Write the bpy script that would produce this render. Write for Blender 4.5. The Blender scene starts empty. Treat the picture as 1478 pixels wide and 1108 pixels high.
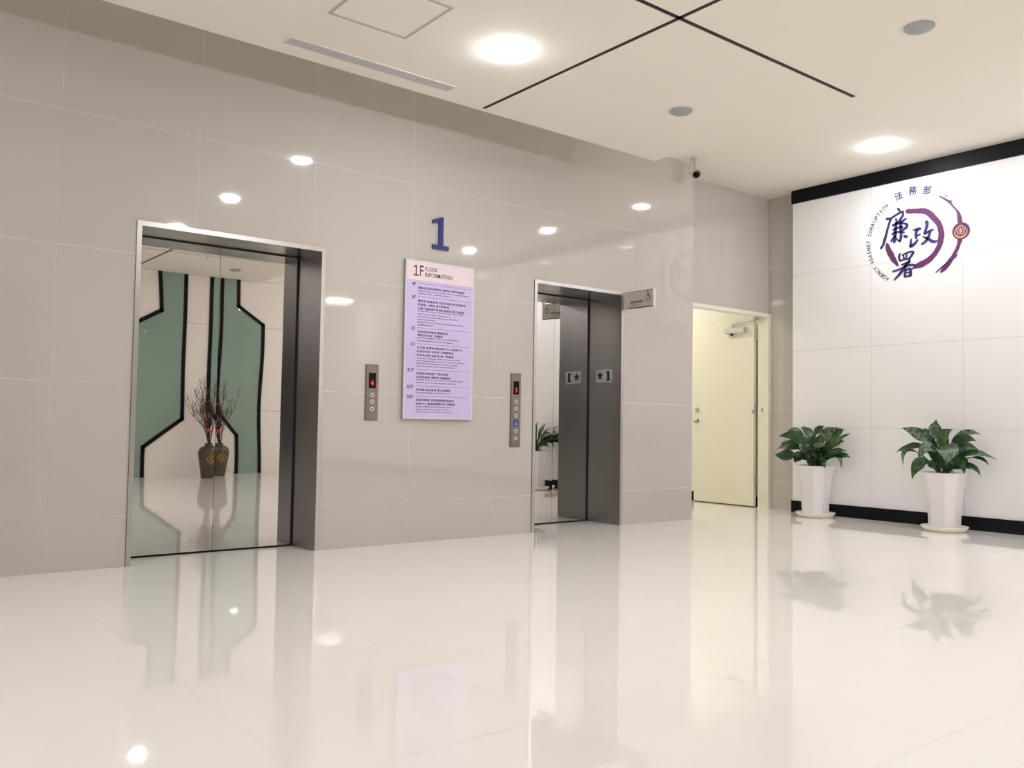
import bpy, math, random
from mathutils import Vector, Matrix
random.seed(7)
S = bpy.context.scene
COL = S.collection

# ------------------------------------------------------------------ camera
FPX, CXP, CYP = 1258.09, 739.0, 554.0
YAW, PITCH, ROLL = 0.66759333, 0.04576537, 0.01576303
CAM = Vector((0.0, -5.6108, 0.8990))
_f = Vector((math.sin(YAW)*math.cos(PITCH), math.cos(YAW)*math.cos(PITCH), math.sin(PITCH)))
_r0 = Vector((math.cos(YAW), -math.sin(YAW), 0)); _u0 = _r0.cross(_f)
_r = _r0*math.cos(ROLL) + _u0*math.sin(ROLL)
_u = -_r0*math.sin(ROLL) + _u0*math.cos(ROLL)
cd = bpy.data.cameras.new('camera'); cam = bpy.data.objects.new('camera', cd); COL.objects.link(cam)
cd.sensor_fit = 'HORIZONTAL'; cd.sensor_width = 36.0; cd.lens = FPX*36.0/1478.0
cd.clip_start = 0.05; cd.clip_end = 100
m = Matrix.Identity(4)
for i, v in enumerate((_r, _u, -_f)):
    for k in range(3): m[k][i] = v[k]
m.translation = CAM; cam.matrix_world = m
S.camera = cam

# ------------------------------------------------------------------ world, exposure
w = bpy.data.worlds.new('night'); S.world = w; w.use_nodes = True
w.node_tree.nodes['Background'].inputs[0].default_value = (0.012, 0.014, 0.022, 1)
w.node_tree.nodes['Background'].inputs[1].default_value = 1.0
S.view_settings.view_transform = 'Standard'; S.view_settings.look = 'None'
S.view_settings.gamma = 1.0; S.view_settings.use_curve_mapping = False
S.view_settings.exposure = 2.15
LAMP = 62.0            # radiance of a downlight lens
try:
    c = S.cycles
    c.max_bounces = 14; c.diffuse_bounces = 8; c.glossy_bounces = 8; c.sample_clamp_indirect = 12
    c.use_denoising = True
except Exception: pass

# ------------------------------------------------------------------ helpers
def lin(c):
    return tuple((x/255/12.92 if x/255 <= .04045 else ((x/255+.055)/1.055)**2.4) for x in c)
def ray(x, y): return _f + _r*((x-CXP)/FPX) - _u*((y-CYP)/FPX)
def onX(x, y, X): d = ray(x, y); return CAM + d*((X-CAM.x)/d.x)
def onY(x, y, Y): d = ray(x, y); return CAM + d*((Y-CAM.y)/d.y)

MATS = {}
def mat(name, rgb, rough=.5, metal=0.0, spec=.5, emit=0.0, noise=None, bump=None, aniso=0.0, coat=0.0, trans=0.0, ior=None):
    """principled; noise=(scale, amount, (sx,sy,sz)) colour mottling, bump=(scale,dist,(sx,sy,sz))"""
    if name in MATS: return MATS[name]
    mt = bpy.data.materials.new(name); mt.use_nodes = True
    nt = mt.node_tree; b = nt.nodes['Principled BSDF']
    c = lin(rgb) + (1,)
    b.inputs['Base Color'].default_value = c
    b.inputs['Roughness'].default_value = rough; b.inputs['Metallic'].default_value = metal
    b.inputs['Specular IOR Level'].default_value = spec
    if ior: b.inputs['IOR'].default_value = ior
    b.inputs['Anisotropic'].default_value = aniso
    b.inputs['Coat Weight'].default_value = coat; b.inputs['Coat Roughness'].default_value = .03
    b.inputs['Transmission Weight'].default_value = trans
    if emit:
        b.inputs['Emission Color'].default_value = c; b.inputs['Emission Strength'].default_value = emit
    def tex(scale, sc):
        tc = nt.nodes.new('ShaderNodeTexCoord'); mp = nt.nodes.new('ShaderNodeMapping')
        mp.inputs['Scale'].default_value = sc
        n = nt.nodes.new('ShaderNodeTexNoise'); n.inputs['Scale'].default_value = scale; n.inputs['Detail'].default_value = 4
        nt.links.new(tc.outputs['Object'], mp.inputs[0]); nt.links.new(mp.outputs[0], n.inputs['Vector'])
        return n
    if noise:
        n = tex(noise[0], noise[2]); mx = nt.nodes.new('ShaderNodeMix'); mx.data_type = 'RGBA'
        a = noise[1]
        mx.inputs['A'].default_value = tuple(max(0, x*(1-a)) for x in c[:3]) + (1,)
        mx.inputs['B'].default_value = tuple(min(1, x*(1+a)) for x in c[:3]) + (1,)
        nt.links.new(n.outputs['Fac'], mx.inputs['Factor']); nt.links.new(mx.outputs['Result'], b.inputs['Base Color'])
    if bump:
        n = tex(bump[0], bump[2]); bp = nt.nodes.new('ShaderNodeBump'); bp.inputs['Strength'].default_value = 1
        bp.inputs['Distance'].default_value = bump[1]
        nt.links.new(n.outputs['Fac'], bp.inputs['Height']); nt.links.new(bp.outputs[0], b.inputs['Normal'])
    MATS[name] = mt
    return mt

M_WTILE = mat('beige_wall_tile', (193, 187, 180), .04, noise=(1.3, .02, (1, 1, 1)), spec=.5)
M_WGROUT = mat('wall_grout', (226, 221, 212), .7)
M_FTILE = mat('cream_floor_tile', (243, 239, 233), .035, noise=(2.2, .02, (1, 1, 1)), spec=.6)
M_FGROUT = mat('floor_grout', (232, 226, 218), .3)
M_WHITE = mat('white_panel', (243, 242, 243), .10, spec=.5)
M_WHITEJ = mat('white_panel_joint', (205, 205, 205), .6)
M_BLACK = mat('black_trim', (9, 9, 14), .5, spec=.2)
M_CEIL = mat('ceiling_paint', (240, 235, 225), .9, spec=.2)
M_CREAM = mat('cream_paint', (236, 231, 214), .45)
M_CORR = mat('corridor_paint', (240, 239, 230), .7)
M_STEEL = mat('brushed_steel', (172, 169, 168), .24, 1.0, aniso=.6, bump=(40, .0003, (1, 1, 60)))
M_LIP = mat('polished_steel', (196, 192, 190), .27, 1.0)
M_PLATE = mat('panel_steel', (134, 128, 122), .32, 1.0, bump=(30, .0003, (60, 1, 1)))
M_MIRROR = mat('mirror_steel', (214, 211, 208), .012, 1.0)
M_GAP = mat('dark_gap', (14, 13, 13), .6)
M_GREY = mat('lamp_grey', (160, 164, 164), .45)
M_RIM = mat('white_trim_ring', (232, 228, 218), .5)
M_LENS = mat('lit_lens', (248, 250, 255), .5, emit=LAMP)
M_VENT = mat('vent_grey', (212, 208, 212), .5)
M_VENTD = mat('vent_slot', (186, 183, 186), .6)
M_POT = mat('white_pot', (238, 234, 238), .28)
M_SAUCER = mat('ivory_saucer', (240, 236, 226), .3)
M_SOIL = mat('dark_soil', (38, 32, 27), .95, noise=(60, .5, (1, 1, 1)))
M_STALK = mat('leaf_stalk', (58, 84, 48), .5)
M_BLUE = mat('blue_acrylic', (22, 30, 118), .3)
M_INK = mat('violet_ink', (70, 54, 92), .6)
M_INKD = mat('dark_brown_ink', (66, 50, 56), .6)
M_LILAC = mat('lilac_print', (204, 189, 232), .4)
M_PINK = mat('pink_print', (232, 214, 218), .4)
M_BOARD = mat('board_edge', (214, 208, 214), .35)
M_BOARDB = mat('board_back', (150, 147, 148), .4)
M_DISP = mat('display_black', (5, 4, 6), .2, spec=.15)
M_RED = mat('red_led', (255, 30, 46), .5, emit=.32)
M_BTN = mat('button_ring', (232, 230, 226), .3)
M_BTNC = mat('button_centre', (128, 122, 114), .35, .8)
M_ABLUE = mat('access_blue', (28, 30, 150), .4)
M_PWHITE = mat('print_white', (236, 236, 240), .5)
M_PBLACK = mat('print_black', (10, 10, 12), .5)
M_SIGN = mat('sign_plate', (192, 186, 174), .35, .0)
M_SIGNE = mat('sign_edge', (218, 212, 206), .3, .4)
M_INKS = mat('sign_ink', (62, 56, 46), .6)
M_CHAR = mat('logo_indigo', (52, 46, 108), .45)
M_RING = mat('logo_purple', (100, 46, 98), .45)
M_DISC = mat('logo_plum', (98, 42, 84), .45)
M_GOLD = mat('logo_gold', (236, 178, 116), .45)
M_PETAL = mat('logo_petal_line', (238, 196, 186), .45)
M_TXT = mat('logo_grey_text', (50, 44, 52), .5)
M_GLASS = mat('green_frosted_glass', (142, 165, 154), .025, spec=.5, noise=(1.2, .06, (1, 1, 1)))
M_BWALL = mat('lobby_cream_panel', (240, 233, 226), .35)
M_BJOINT = mat('lobby_panel_joint', (150, 144, 138), .6)
M_NIGHT = mat('dark_window_glass', (30, 32, 38), .03, spec=.6)
M_ALU = mat('dark_aluminium', (60, 60, 64), .35, .8)
M_JAR = mat('brown_glazed_jar', (74, 64, 52), .25, noise=(9, .35, (1, 1, 1)))
M_JARG = mat('jar_gold_print', (178, 134, 40), .4)
M_TWIG = mat('dry_twig', (58, 44, 36), .8)
M_BLOS = mat('red_blossom', (206, 40, 36), .6)
M_BLOSO = mat('orange_blossom', (196, 120, 70), .6)
M_CHROME = mat('satin_chrome', (190, 188, 184), .22, 1.0)
M_ALUL = mat('light_aluminium', (196, 198, 202), .35, .6)
M_CAMW = mat('camera_white', (206, 200, 188), .4)
M_LENSB = mat('camera_glass', (16, 16, 18), .08)

def leaf_mat(name, dark, light, scale):
    mt = bpy.data.materials.new(name); mt.use_nodes = True; nt = mt.node_tree; b = nt.nodes['Principled BSDF']
    tc = nt.nodes.new('ShaderNodeTexCoord'); n = nt.nodes.new('ShaderNodeTexNoise')
    n.inputs['Scale'].default_value = scale; n.inputs['Detail'].default_value = 5
    rp = nt.nodes.new('ShaderNodeValToRGB'); rp.color_ramp.elements[0].position = .42; rp.color_ramp.elements[1].position = .66
    rp.color_ramp.elements[0].color = lin(dark)+(1,); rp.color_ramp.elements[1].color = lin(light)+(1,)
    nt.links.new(tc.outputs['Object'], n.inputs['Vector']); nt.links.new(n.outputs['Fac'], rp.inputs[0])
    nt.links.new(rp.outputs[0], b.inputs['Base Color']); b.inputs['Roughness'].default_value = .38
    return mt
LEAFS = [leaf_mat('leaf_deep_green', (24, 52, 24), (44, 82, 38), 18), leaf_mat('leaf_mid_green', (34, 68, 30), (70, 108, 56), 22),
         leaf_mat('leaf_grey_green', (42, 70, 48), (112, 132, 112), 30)]

class MB:
    def __init__(s): s.v = []; s.f = []; s.sm = False
    def box(s, a, b):
        x0, y0, z0 = a; x1, y1, z1 = b; o = len(s.v)
        s.v += [(x, y, z) for z in (z0, z1) for y in (y0, y1) for x in (x0, x1)]
        s.f += [tuple(o+i for i in q) for q in ((0,2,3,1),(4,5,7,6),(0,1,5,4),(2,6,7,3),(0,4,6,2),(1,3,7,5))]
        return s
    def prism(s, pts, d):
        """pts: 3D polygon (list of Vectors), d: Vector extrusion"""
        o = len(s.v); n = len(pts); d = Vector(d)
        s.v += [tuple(p) for p in pts] + [tuple(Vector(p)+d) for p in pts]
        s.f.append(tuple(o+i for i in range(n))); s.f.append(tuple(o+n+i for i in reversed(range(n))))
        for i in range(n):
            j = (i+1) % n; s.f.append((o+i, o+n+i, o+n+j, o+j))
        return s
    def tube(s, pts, rad, n=8, cap=True):
        pts = [Vector(p) for p in pts]
        if not hasattr(rad, '__len__'): rad = [rad]*len(pts)
        o = len(s.v); prev = None
        for i, p in enumerate(pts):
            t = (pts[min(i+1, len(pts)-1)] - pts[max(i-1, 0)]).normalized()
            if prev is None:
                a = Vector((0, 0, 1)) if abs(t.z) < .9 else Vector((1, 0, 0))
                e = t.cross(a).normalized()
            else:
                e = (prev - t*prev.dot(t)).normalized()
            prev = e; g = t.cross(e)
            for k in range(n):
                A = 2*math.pi*k/n; s.v.append(tuple(p + (e*math.cos(A)+g*math.sin(A))*rad[i]))
        for i in range(len(pts)-1):
            for k in range(n):
                k2 = (k+1) % n; s.f.append((o+i*n+k, o+i*n+k2, o+(i+1)*n+k2, o+(i+1)*n+k))
        if cap:
            s.f.append(tuple(o+k for k in reversed(range(n)))); s.f.append(tuple(o+(len(pts)-1)*n+k for k in range(n)))
        return s
    def lathe(s, prof, c=(0, 0, 0), n=32, axis='z'):
        o = len(s.v)
        for (r, h) in prof:
            for k in range(n):
                A = 2*math.pi*k/n; q = (r*math.cos(A), r*math.sin(A), h)
                if axis == 'y': q = (q[0], q[2], q[1])
                if axis == 'x': q = (q[2], q[0], q[1])
                s.v.append((c[0]+q[0], c[1]+q[1], c[2]+q[2]))
        for i in range(len(prof)-1):
            for k in range(n):
                k2 = (k+1) % n; s.f.append((o+i*n+k, o+i*n+k2, o+(i+1)*n+k2, o+(i+1)*n+k))
        if tuple(prof[0]) == tuple(prof[-1]): return s
        if prof[0][0] > 1e-6: s.f.append(tuple(o+k for k in reversed(range(n))))
        if prof[-1][0] > 1e-6: s.f.append(tuple(o+(len(prof)-1)*n+k for k in range(n)))
        return s
    def cells(s, rect, holes, fn, d0, d1):
        """rectangle minus holes, extruded from depth d0 to d1; fn(a,b,d)->xyz"""
        a0, b0, a1, b1 = rect
        A = sorted({a0, a1, *[h[i] for h in holes for i in (0, 2) if a0 < h[i] < a1]})
        B = sorted({b0, b1, *[h[i] for h in holes for i in (1, 3) if b0 < h[i] < b1]})
        def full(i, j):
            if not (0 <= i < len(A)-1 and 0 <= j < len(B)-1): return False
            ca, cb = (A[i]+A[i+1])/2, (B[j]+B[j+1])/2
            return not any(h[0] < ca < h[2] and h[1] < cb < h[3] for h in holes)
        idx = {}
        def V(i, j, d):
            k = (i, j, d)
            if k not in idx:
                idx[k] = len(s.v); s.v.append(tuple(fn(A[i], B[j], d)))
            return idx[k]
        any_ = False
        for i in range(len(A)-1):
            for j in range(len(B)-1):
                if not full(i, j): continue
                any_ = True
                s.f.append((V(i,j,d0), V(i+1,j,d0), V(i+1,j+1,d0), V(i,j+1,d0)))
                s.f.append((V(i,j+1,d1), V(i+1,j+1,d1), V(i+1,j,d1), V(i,j,d1)))
                for (di, dj, p, q) in ((-1,0,(i,j+1),(i,j)), (1,0,(i+1,j),(i+1,j+1)), (0,-1,(i,j),(i+1,j)), (0,1,(i+1,j+1),(i,j+1))):
                    if not full(i+di, j+dj):
                        s.f.append((V(*p,d0), V(*p,d1), V(*q,d1), V(*q,d0)))
        return any_
    def mesh(s, name, m, smooth=False):
        me = bpy.data.meshes.new(name); me.from_pydata([tuple(v) for v in s.v], [], s.f)
        me.materials.append(m)
        import bmesh
        bm = bmesh.new(); bm.from_mesh(me); bmesh.ops.recalc_face_normals(bm, faces=bm.faces); bm.to_mesh(me); bm.free()
        if smooth:
            for p in me.polygons: p.use_smooth = True
            try: me.set_sharp_from_angle(angle=math.radians(40))
            except Exception: pass
        me.update()
        return me
    def build(s, name, m, parent=None, smooth=False, local=None):
        """vertices are in world space; local = origin of the object"""
        if local is not None:
            L = Vector(local); s.v = [tuple(Vector(v)-L) for v in s.v]
        o = bpy.data.objects.new(name, s.mesh(name, m, smooth)); COL.objects.link(o)
        if local is not None: o.location = local
        if parent is not None:
            o.parent = parent
            if local is None or True:
                o.matrix_parent_inverse = PINV(parent)
        return o

def PINV(p):
    mw = Matrix.Translation(p.location) if p.parent is None else (PW(p))
    return mw.inverted()
def PW(p):
    mw = p.matrix_basis.copy()
    while p.parent is not None:
        mw = p.parent.matrix_basis @ p.matrix_parent_inverse @ mw if False else (PWs(p.parent) @ p.matrix_parent_inverse @ mw)
        break
    return mw
def PWs(p):
    if p.parent is None: return p.matrix_basis.copy()
    return PWs(p.parent) @ p.matrix_parent_inverse @ p.matrix_basis

def thing(name, label, cat, loc=(0, 0, 0), group=None):
    o = bpy.data.objects.new(name, None); o.empty_display_size = .1; COL.objects.link(o); o.location = loc
    o['label'] = label; o['category'] = cat
    if group: o['group'] = group
    return o
def tag(o, label, cat, group=None):
    o['label'] = label; o['category'] = cat
    if group: o['group'] = group
    return o
def struct(o, label=None):
    o['kind'] = 'structure'
    if label: o['label'] = label
    return o
def copy_tree(o, parent=None):
    c = o.copy(); COL.objects.link(c); c.parent = parent
    if parent is not None: c.matrix_parent_inverse = o.matrix_parent_inverse.copy()
    for ch in list(o.children): copy_tree(ch, c)
    return c

BOLD = 0.0
def text_verts(body, size, spacing=1.0):
    cu = bpy.data.curves.new('t', 'FONT'); cu.body = body; cu.size = size; cu.space_character = spacing; cu.resolution_u = 3; cu.offset = BOLD*size
    ob = bpy.data.objects.new('t', cu); COL.objects.link(ob)
    dg = bpy.context.evaluated_depsgraph_get(); me = bpy.data.meshes.new_from_object(ob.evaluated_get(dg))
    vs = [v.co.copy() for v in me.vertices]; fs = [tuple(p.vertices) for p in me.polygons]
    bpy.data.objects.remove(ob); bpy.data.curves.remove(cu); bpy.data.meshes.remove(me)
    return vs, fs
def add_text(mb, body, size, origin, ax, ay, width=None, height=None, center=False, spacing=1.0):
    """flat lettering; ax, ay: unit vectors of reading direction and up; fit to width / height when given"""
    vs, fs = text_verts(body, size, spacing)
    x0 = min(v.x for v in vs); x1 = max(v.x for v in vs); y0 = min(v.y for v in vs); y1 = max(v.y for v in vs)
    sx = width/(x1-x0) if width else 1.0
    sy = height/(y1-y0) if height else (1.0)
    o = len(mb.v); origin = Vector(origin); ax = Vector(ax); ay = Vector(ay)
    for v in vs:
        X = (v.x - (x0 if not center else (x0+x1)/2))*sx; Y = (v.y - ((y0+y1)/2 if center else (y0 if height else 0)))*sy
        mb.v.append(tuple(origin + ax*X + ay*Y))
    mb.f += [tuple(o+i for i in f) for f in fs]

def catmull(pts, n=5):
    if len(pts) < 3: return [tuple(p) for p in pts]
    out = []
    P = [pts[0]] + list(pts) + [pts[-1]]
    for i in range(1, len(P)-2):
        for k in range(n):
            t = k/n
            out.append(tuple(.5*((2*b)+(-a+c)*t+(2*a-5*b+4*c-d)*t*t+(-a+3*b-3*c+d)*t**3) for a, b, c, d in zip(P[i-1], P[i], P[i+1], P[i+2])))
    out.append(tuple(P[-2]))
    return out
def stroke(mb, pts, fn, depth, rough=0.0, cap=True):
    """brush stroke: pts (x, y, width) in a flat frame; fn maps (x,y)->3D; depth Vector extrusion"""
    pts = catmull(pts, 5); n = len(pts); L = []; R = []
    for i, p in enumerate(pts):
        a = pts[max(0, i-1)]; b = pts[min(n-1, i+1)]; dx, dy = b[0]-a[0], b[1]-a[1]; l = math.hypot(dx, dy) or 1
        nx, ny = -dy/l, dx/l; w1 = p[2]/2*(1+random.uniform(-rough, rough)); w2 = p[2]/2*(1+random.uniform(-rough, rough))
        L.append((p[0]+nx*w1, p[1]+ny*w1)); R.append((p[0]-nx*w2, p[1]-ny*w2))
    d = Vector(depth)
    if cap:
        for e, q in ((0, 1), (n-1, n-2)):
            dx, dy = pts[e][0]-pts[q][0], pts[e][1]-pts[q][1]; l = math.hypot(dx, dy) or 1; w = pts[e][2]/2*.75
            c = (pts[e][0]+dx/l*w, pts[e][1]+dy/l*w); nx, ny = -dy/l*w*.55, dx/l*w*.55
            s1, s2 = (c[0]+nx, c[1]+ny), (c[0]-nx, c[1]-ny)
            if e == 0: L.insert(0, s2); R.insert(0, s1)
            else: L.append(s1); R.append(s2)
    n = len(L); o = len(mb.v)
    for a, b in zip(L, R):
        pa, pb = Vector(fn(*a)), Vector(fn(*b))
        mb.v += [tuple(pa), tuple(pb), tuple(pa+d), tuple(pb+d)]
    for i in range(n-1):
        q = o+4*i
        mb.f += [(q, q+1, q+5, q+4), (q+2, q+6, q+7, q+3), (q, q+4, q+6, q+2), (q+1, q+3, q+7, q+5)]
    mb.f += [(o, o+2, o+3, o+1), (o+4*(n-1), o+4*(n-1)+1, o+4*(n-1)+3, o+4*(n-1)+2)]

# ------------------------------------------------------------------ main measures (metres)
H1, H2 = 3.18, 3.50                # dropped ceiling, upper ceiling
XR = 8.258                         # white wall face
YB = -7.65                         # wall behind the camera
XL = -4.4
COLX0, COLW = 1.0276, 0.8069       # wall tile columns
ROWS = [0.0, .309, 1.109, 1.909, 2.709, H2]
E1 = (1.466, 2.732, 2.116, .315)   # elevator: x0, x1, top, door depth
E2 = (4.645, 5.708, 2.118, .42)
XC = 6.675                         # end of the elevator wall
HOLES = [(E1[0], -1, E1[1], E1[2]), (E2[0], -1, E2[1], E2[2])]

def tiled(base_name, rect, holes, fn, colsA, rowsB, m_tile, m_grout, gap, tile='wall_tile', back=.06, rec=.0015, thick=.012, lab=None):
    g = MB(); g.cells(rect, holes, fn, rec, back)
    root = struct(g.build(base_name, m_grout), lab)
    a0, b0, a1, b1 = rect
    A = [a0] + [a for a in colsA if a0+.01 < a < a1-.01] + [a1]; B = [b0] + [b for b in rowsB if b0+.01 < b < b1-.01] + [b1]
    for i in range(len(A)-1):
        for j in range(len(B)-1):
            r = (A[i]+(gap/2 if i else 0), B[j]+(gap/2 if j else 0), A[i+1]-(gap/2 if i < len(A)-2 else 0), B[j+1]-(gap/2 if j < len(B)-2 else 0))
            t = MB()
            if t.cells(r, holes, fn, 0.0, thick):
                t.build(tile, m_tile, root)
    return root

# ------------------------------------------------------------------ floor
fl = MB().box((XL, YB-3.5, -.08), (8.62, 3.05, -.0012)); floor = struct(fl.build('floor', M_FGROUT))
tm = MB().box((-.3996, -.3996, -.02), (.3996, .3996, 0)).mesh('floor_tile', M_FTILE)
nt_ = 0
for ix in range(-7, 10):
    for iy in range(-14, 9):
        cx = .99 + .8*ix + .4; cy = -4.36 + .8*iy + .4
        x0, x1, y0, y1 = cx-.4, cx+.4, cy-.4, cy+.4
        if x0 > 8.5 or x1 < XL+.1: continue
        if y0 < YB-.75 and x1 < 6.4: continue
        if y0 < -11.0: continue
        if y0 >= .43 and x1 < 6.7: continue
        o = bpy.data.objects.new('floor_tile', tm); COL.objects.link(o); o.location = (cx, cy, 0); o.parent = floor; nt_ += 1

# ------------------------------------------------------------------ elevator wall
fnY = lambda a, b, d: (a, d, b)
cols = [COLX0 + COLW*k for k in range(-7, 8)]
wall_back = tiled('wall_back', (XL, 0, XC, H2), HOLES, fnY, cols, ROWS, M_WTILE, M_WGROUT, .0035)
# return of the wall at its free end
fnXp = lambda a, b, d: (XC - .0005 - d, a, b)
tiled('wall_return', (.0125, 0, .31, H2), [], fnXp, [], ROWS, M_WTILE, M_WGROUT, .0035, back=.05)

# recess with the open door
YD = .31
tiled('wall_recess', (XC-.05, 2.185, 8.36, H2), [], lambda a, b, d: (a, YD+d, b), [7.505, 8.325], ROWS, M_WTILE, M_WGROUT, .0035, back=.12)
tiled('wall_side', (-.05, 0, YD, H2), [], lambda a, b, d: (8.362+d, a, b), [], ROWS, M_WTILE, M_WGROUT, .0035, back=.06)

# corridor behind the door
cr = MB()
cr.box((8.44, YD+.0, 0), (8.50, 3.0, 2.75)); cr.box((XC+.0, 3.0, 0), (8.5, 3.06, 2.75)); cr.box((XC-.06, YD+.125, 0), (XC, 3.0, 2.75))
cr.box((XC-.06, YD+.125, 2.7), (8.5, 3.06, 2.75))
struct(cr.build('wall_corridor', M_CORR))
bb = MB().box((8.425, .50, 0), (8.44, 3.0, .11)); struct(bb.build('baseboard_corridor', M_BLACK))

# ------------------------------------------------------------------ white wall
WJ = sorted(-.976 - .9*k for k in range(0, 12))
tiled('wall_right', (YB-3.4, .0, -.066, H2), [], lambda a, b, d: (XR+d, a, b), WJ, [.1, .912, 1.738, 2.566], M_WHITE, M_WHITEJ, .004, tile='wall_panel', back=.095)
struct(MB().box((XR-.014, YB-3.4, 3.355), (XR, -.056, H2-.002)).build('trim_1', M_BLACK), 'black band along the top of the white wall')
struct(MB().box((XR-.014, YB-3.4, 0), (XR, -.056, .122)).build('baseboard_right', M_BLACK))

# ------------------------------------------------------------------ ceilings
up = MB().box((XL, YB-3.5, H2), (8.62, .47, H2+.06)); ceiling = struct(up.build('ceiling', M_CEIL))
GX = 3.668; GY = [-2.418, -5.93]; GW = .017
grooves = [(GX-GW, -7.4, GX+GW, -.572)] + [(XL+.2, y-GW, 5.475, y+GW) for y in GY]
sl = MB(); sl.cells((XL, YB, 5.53, -.53), grooves, lambda a, b, d: (a, b, d), H1, H2-.001)
slab = sl.build('dropped_panel', M_CEIL, ceiling)
gb = MB().box((GX-GW, -7.4, H1+.004), (GX+GW, -.572, H1+.014)); gb.build('groove_channel', M_GAP, ceiling)
for y in GY:
    MB().box((XL+.2, y-GW, H1+.004), (5.475, y+GW, H1+.0141)).build('groove_channel', M_GAP, ceiling)
sl2 = MB().box((6.4, YB-3.4, H1+.02), (XR, YB, H2-.001)); sl2.build('dropped_panel', M_CEIL, ceiling)

# ------------------------------------------------------------------ rest of the lobby (seen in the mirror doors and reflections)
tiled('wall_front', (2.2, 0, 6.5, H2), [], lambda a, b, d: (a, YB-d, b), [3.3, 6.15], [1.105, 2.412, H1], M_BWALL, M_BJOINT, .006, tile='wall_panel', back=.1)
wl = MB().box((XL-.1, YB, 0), (XL, .05, H2)); struct(wl.build('wall_left', M_BWALL))
we = MB().box((6.4, YB-3.5, 0), (6.5, YB-.105, H2)).box((6.4, YB-3.5, 0), (8.3, YB-3.4, H2)); struct(we.build('wall_hall', M_BWALL))
# glazed entrance at night
win = MB().box((XL, YB-.06, 2.75), (2.2, YB, H2)); struct(win.build('wall_entrance', M_BWALL))
wn = struct(bpy.data.objects.new('window_1', None)); COL.objects.link(wn); wn.location = (-1, YB, 0)
nx = 5; wx = (2.2-XL)/nx
for k in range(nx):
    MB().box((XL+wx*k+.03, YB-.04, .06), (XL+wx*(k+1)-.03, YB-.028, 2.69)).build('glass_pane', M_NIGHT, wn)
for k in range(nx+1):
    MB().box((max(XL, XL+wx*k-.03), YB-.06, 0), (min(2.2, XL+wx*k+.03), YB, 2.75)).build('mullion', M_ALU, wn)
for k in range(nx):
    MB().box((XL+wx*k+.03, YB-.06, 0), (XL+wx*(k+1)-.03, YB, .06)).build('rail', M_ALU, wn)
    MB().box((XL+wx*k+.03, YB-.06, 2.69), (XL+wx*(k+1)-.03, YB, 2.75)).build('rail', M_ALU, wn)

# ------------------------------------------------------------------ elevators
def mirror_leaf(name, x0, x1, z0, z1, y, tilt, seed, parent):
    """mirror steel sheet, very slightly wavy as polished sheet metal is"""
    rnd = random.Random(seed); nxs, nzs = 26, 60
    terms = [(rnd.uniform(.5, 3.0), rnd.uniform(3, 16), rnd.uniform(0, 6.28), rnd.uniform(.3, 1)) for _ in range(10)]
    mb = MB()
    xc = (x0+x1)/2
    for j in range(nzs+1):
        for i in range(nxs+1):
            x = x0+(x1-x0)*i/nxs; z = z0+(z1-z0)*j/nzs
            d = sum(a*math.sin(fx*x+fz*z*.6+ph) for fx, fz, ph, a in terms)*WAVE
            mb.v.append((x, y + d + (x-xc)*tilt, z))
    for j in range(nzs):
        for i in range(nxs):
            a = j*(nxs+1)+i; mb.f.append((a, a+1, a+nxs+2, a+nxs+1))
    n0 = len(mb.v)
    for (x, z) in ((x0, z0), (x1, z0), (x1, z1), (x0, z1)): mb.v.append((x, y+.03, z))
    rim = [[i for i in range(nxs+1)], [i*(nxs+1)+nxs for i in range(nzs+1)], [nzs*(nxs+1)+i for i in reversed(range(nxs+1))], [i*(nxs+1) for i in reversed(range(nzs+1))]]
    for k in range(4):
        a, b = n0+k, n0+(k+1) % 4
        for p, q in zip(rim[k][:-1], rim[k][1:]): pass
        mb.f.append(tuple(rim[k]) + (b, a))
    mb.f.append((n0, n0+3, n0+2, n0+1))
    return mb.build(name, M_MIRROR, parent, smooth=True)
WAVE = 1.6e-4

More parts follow.
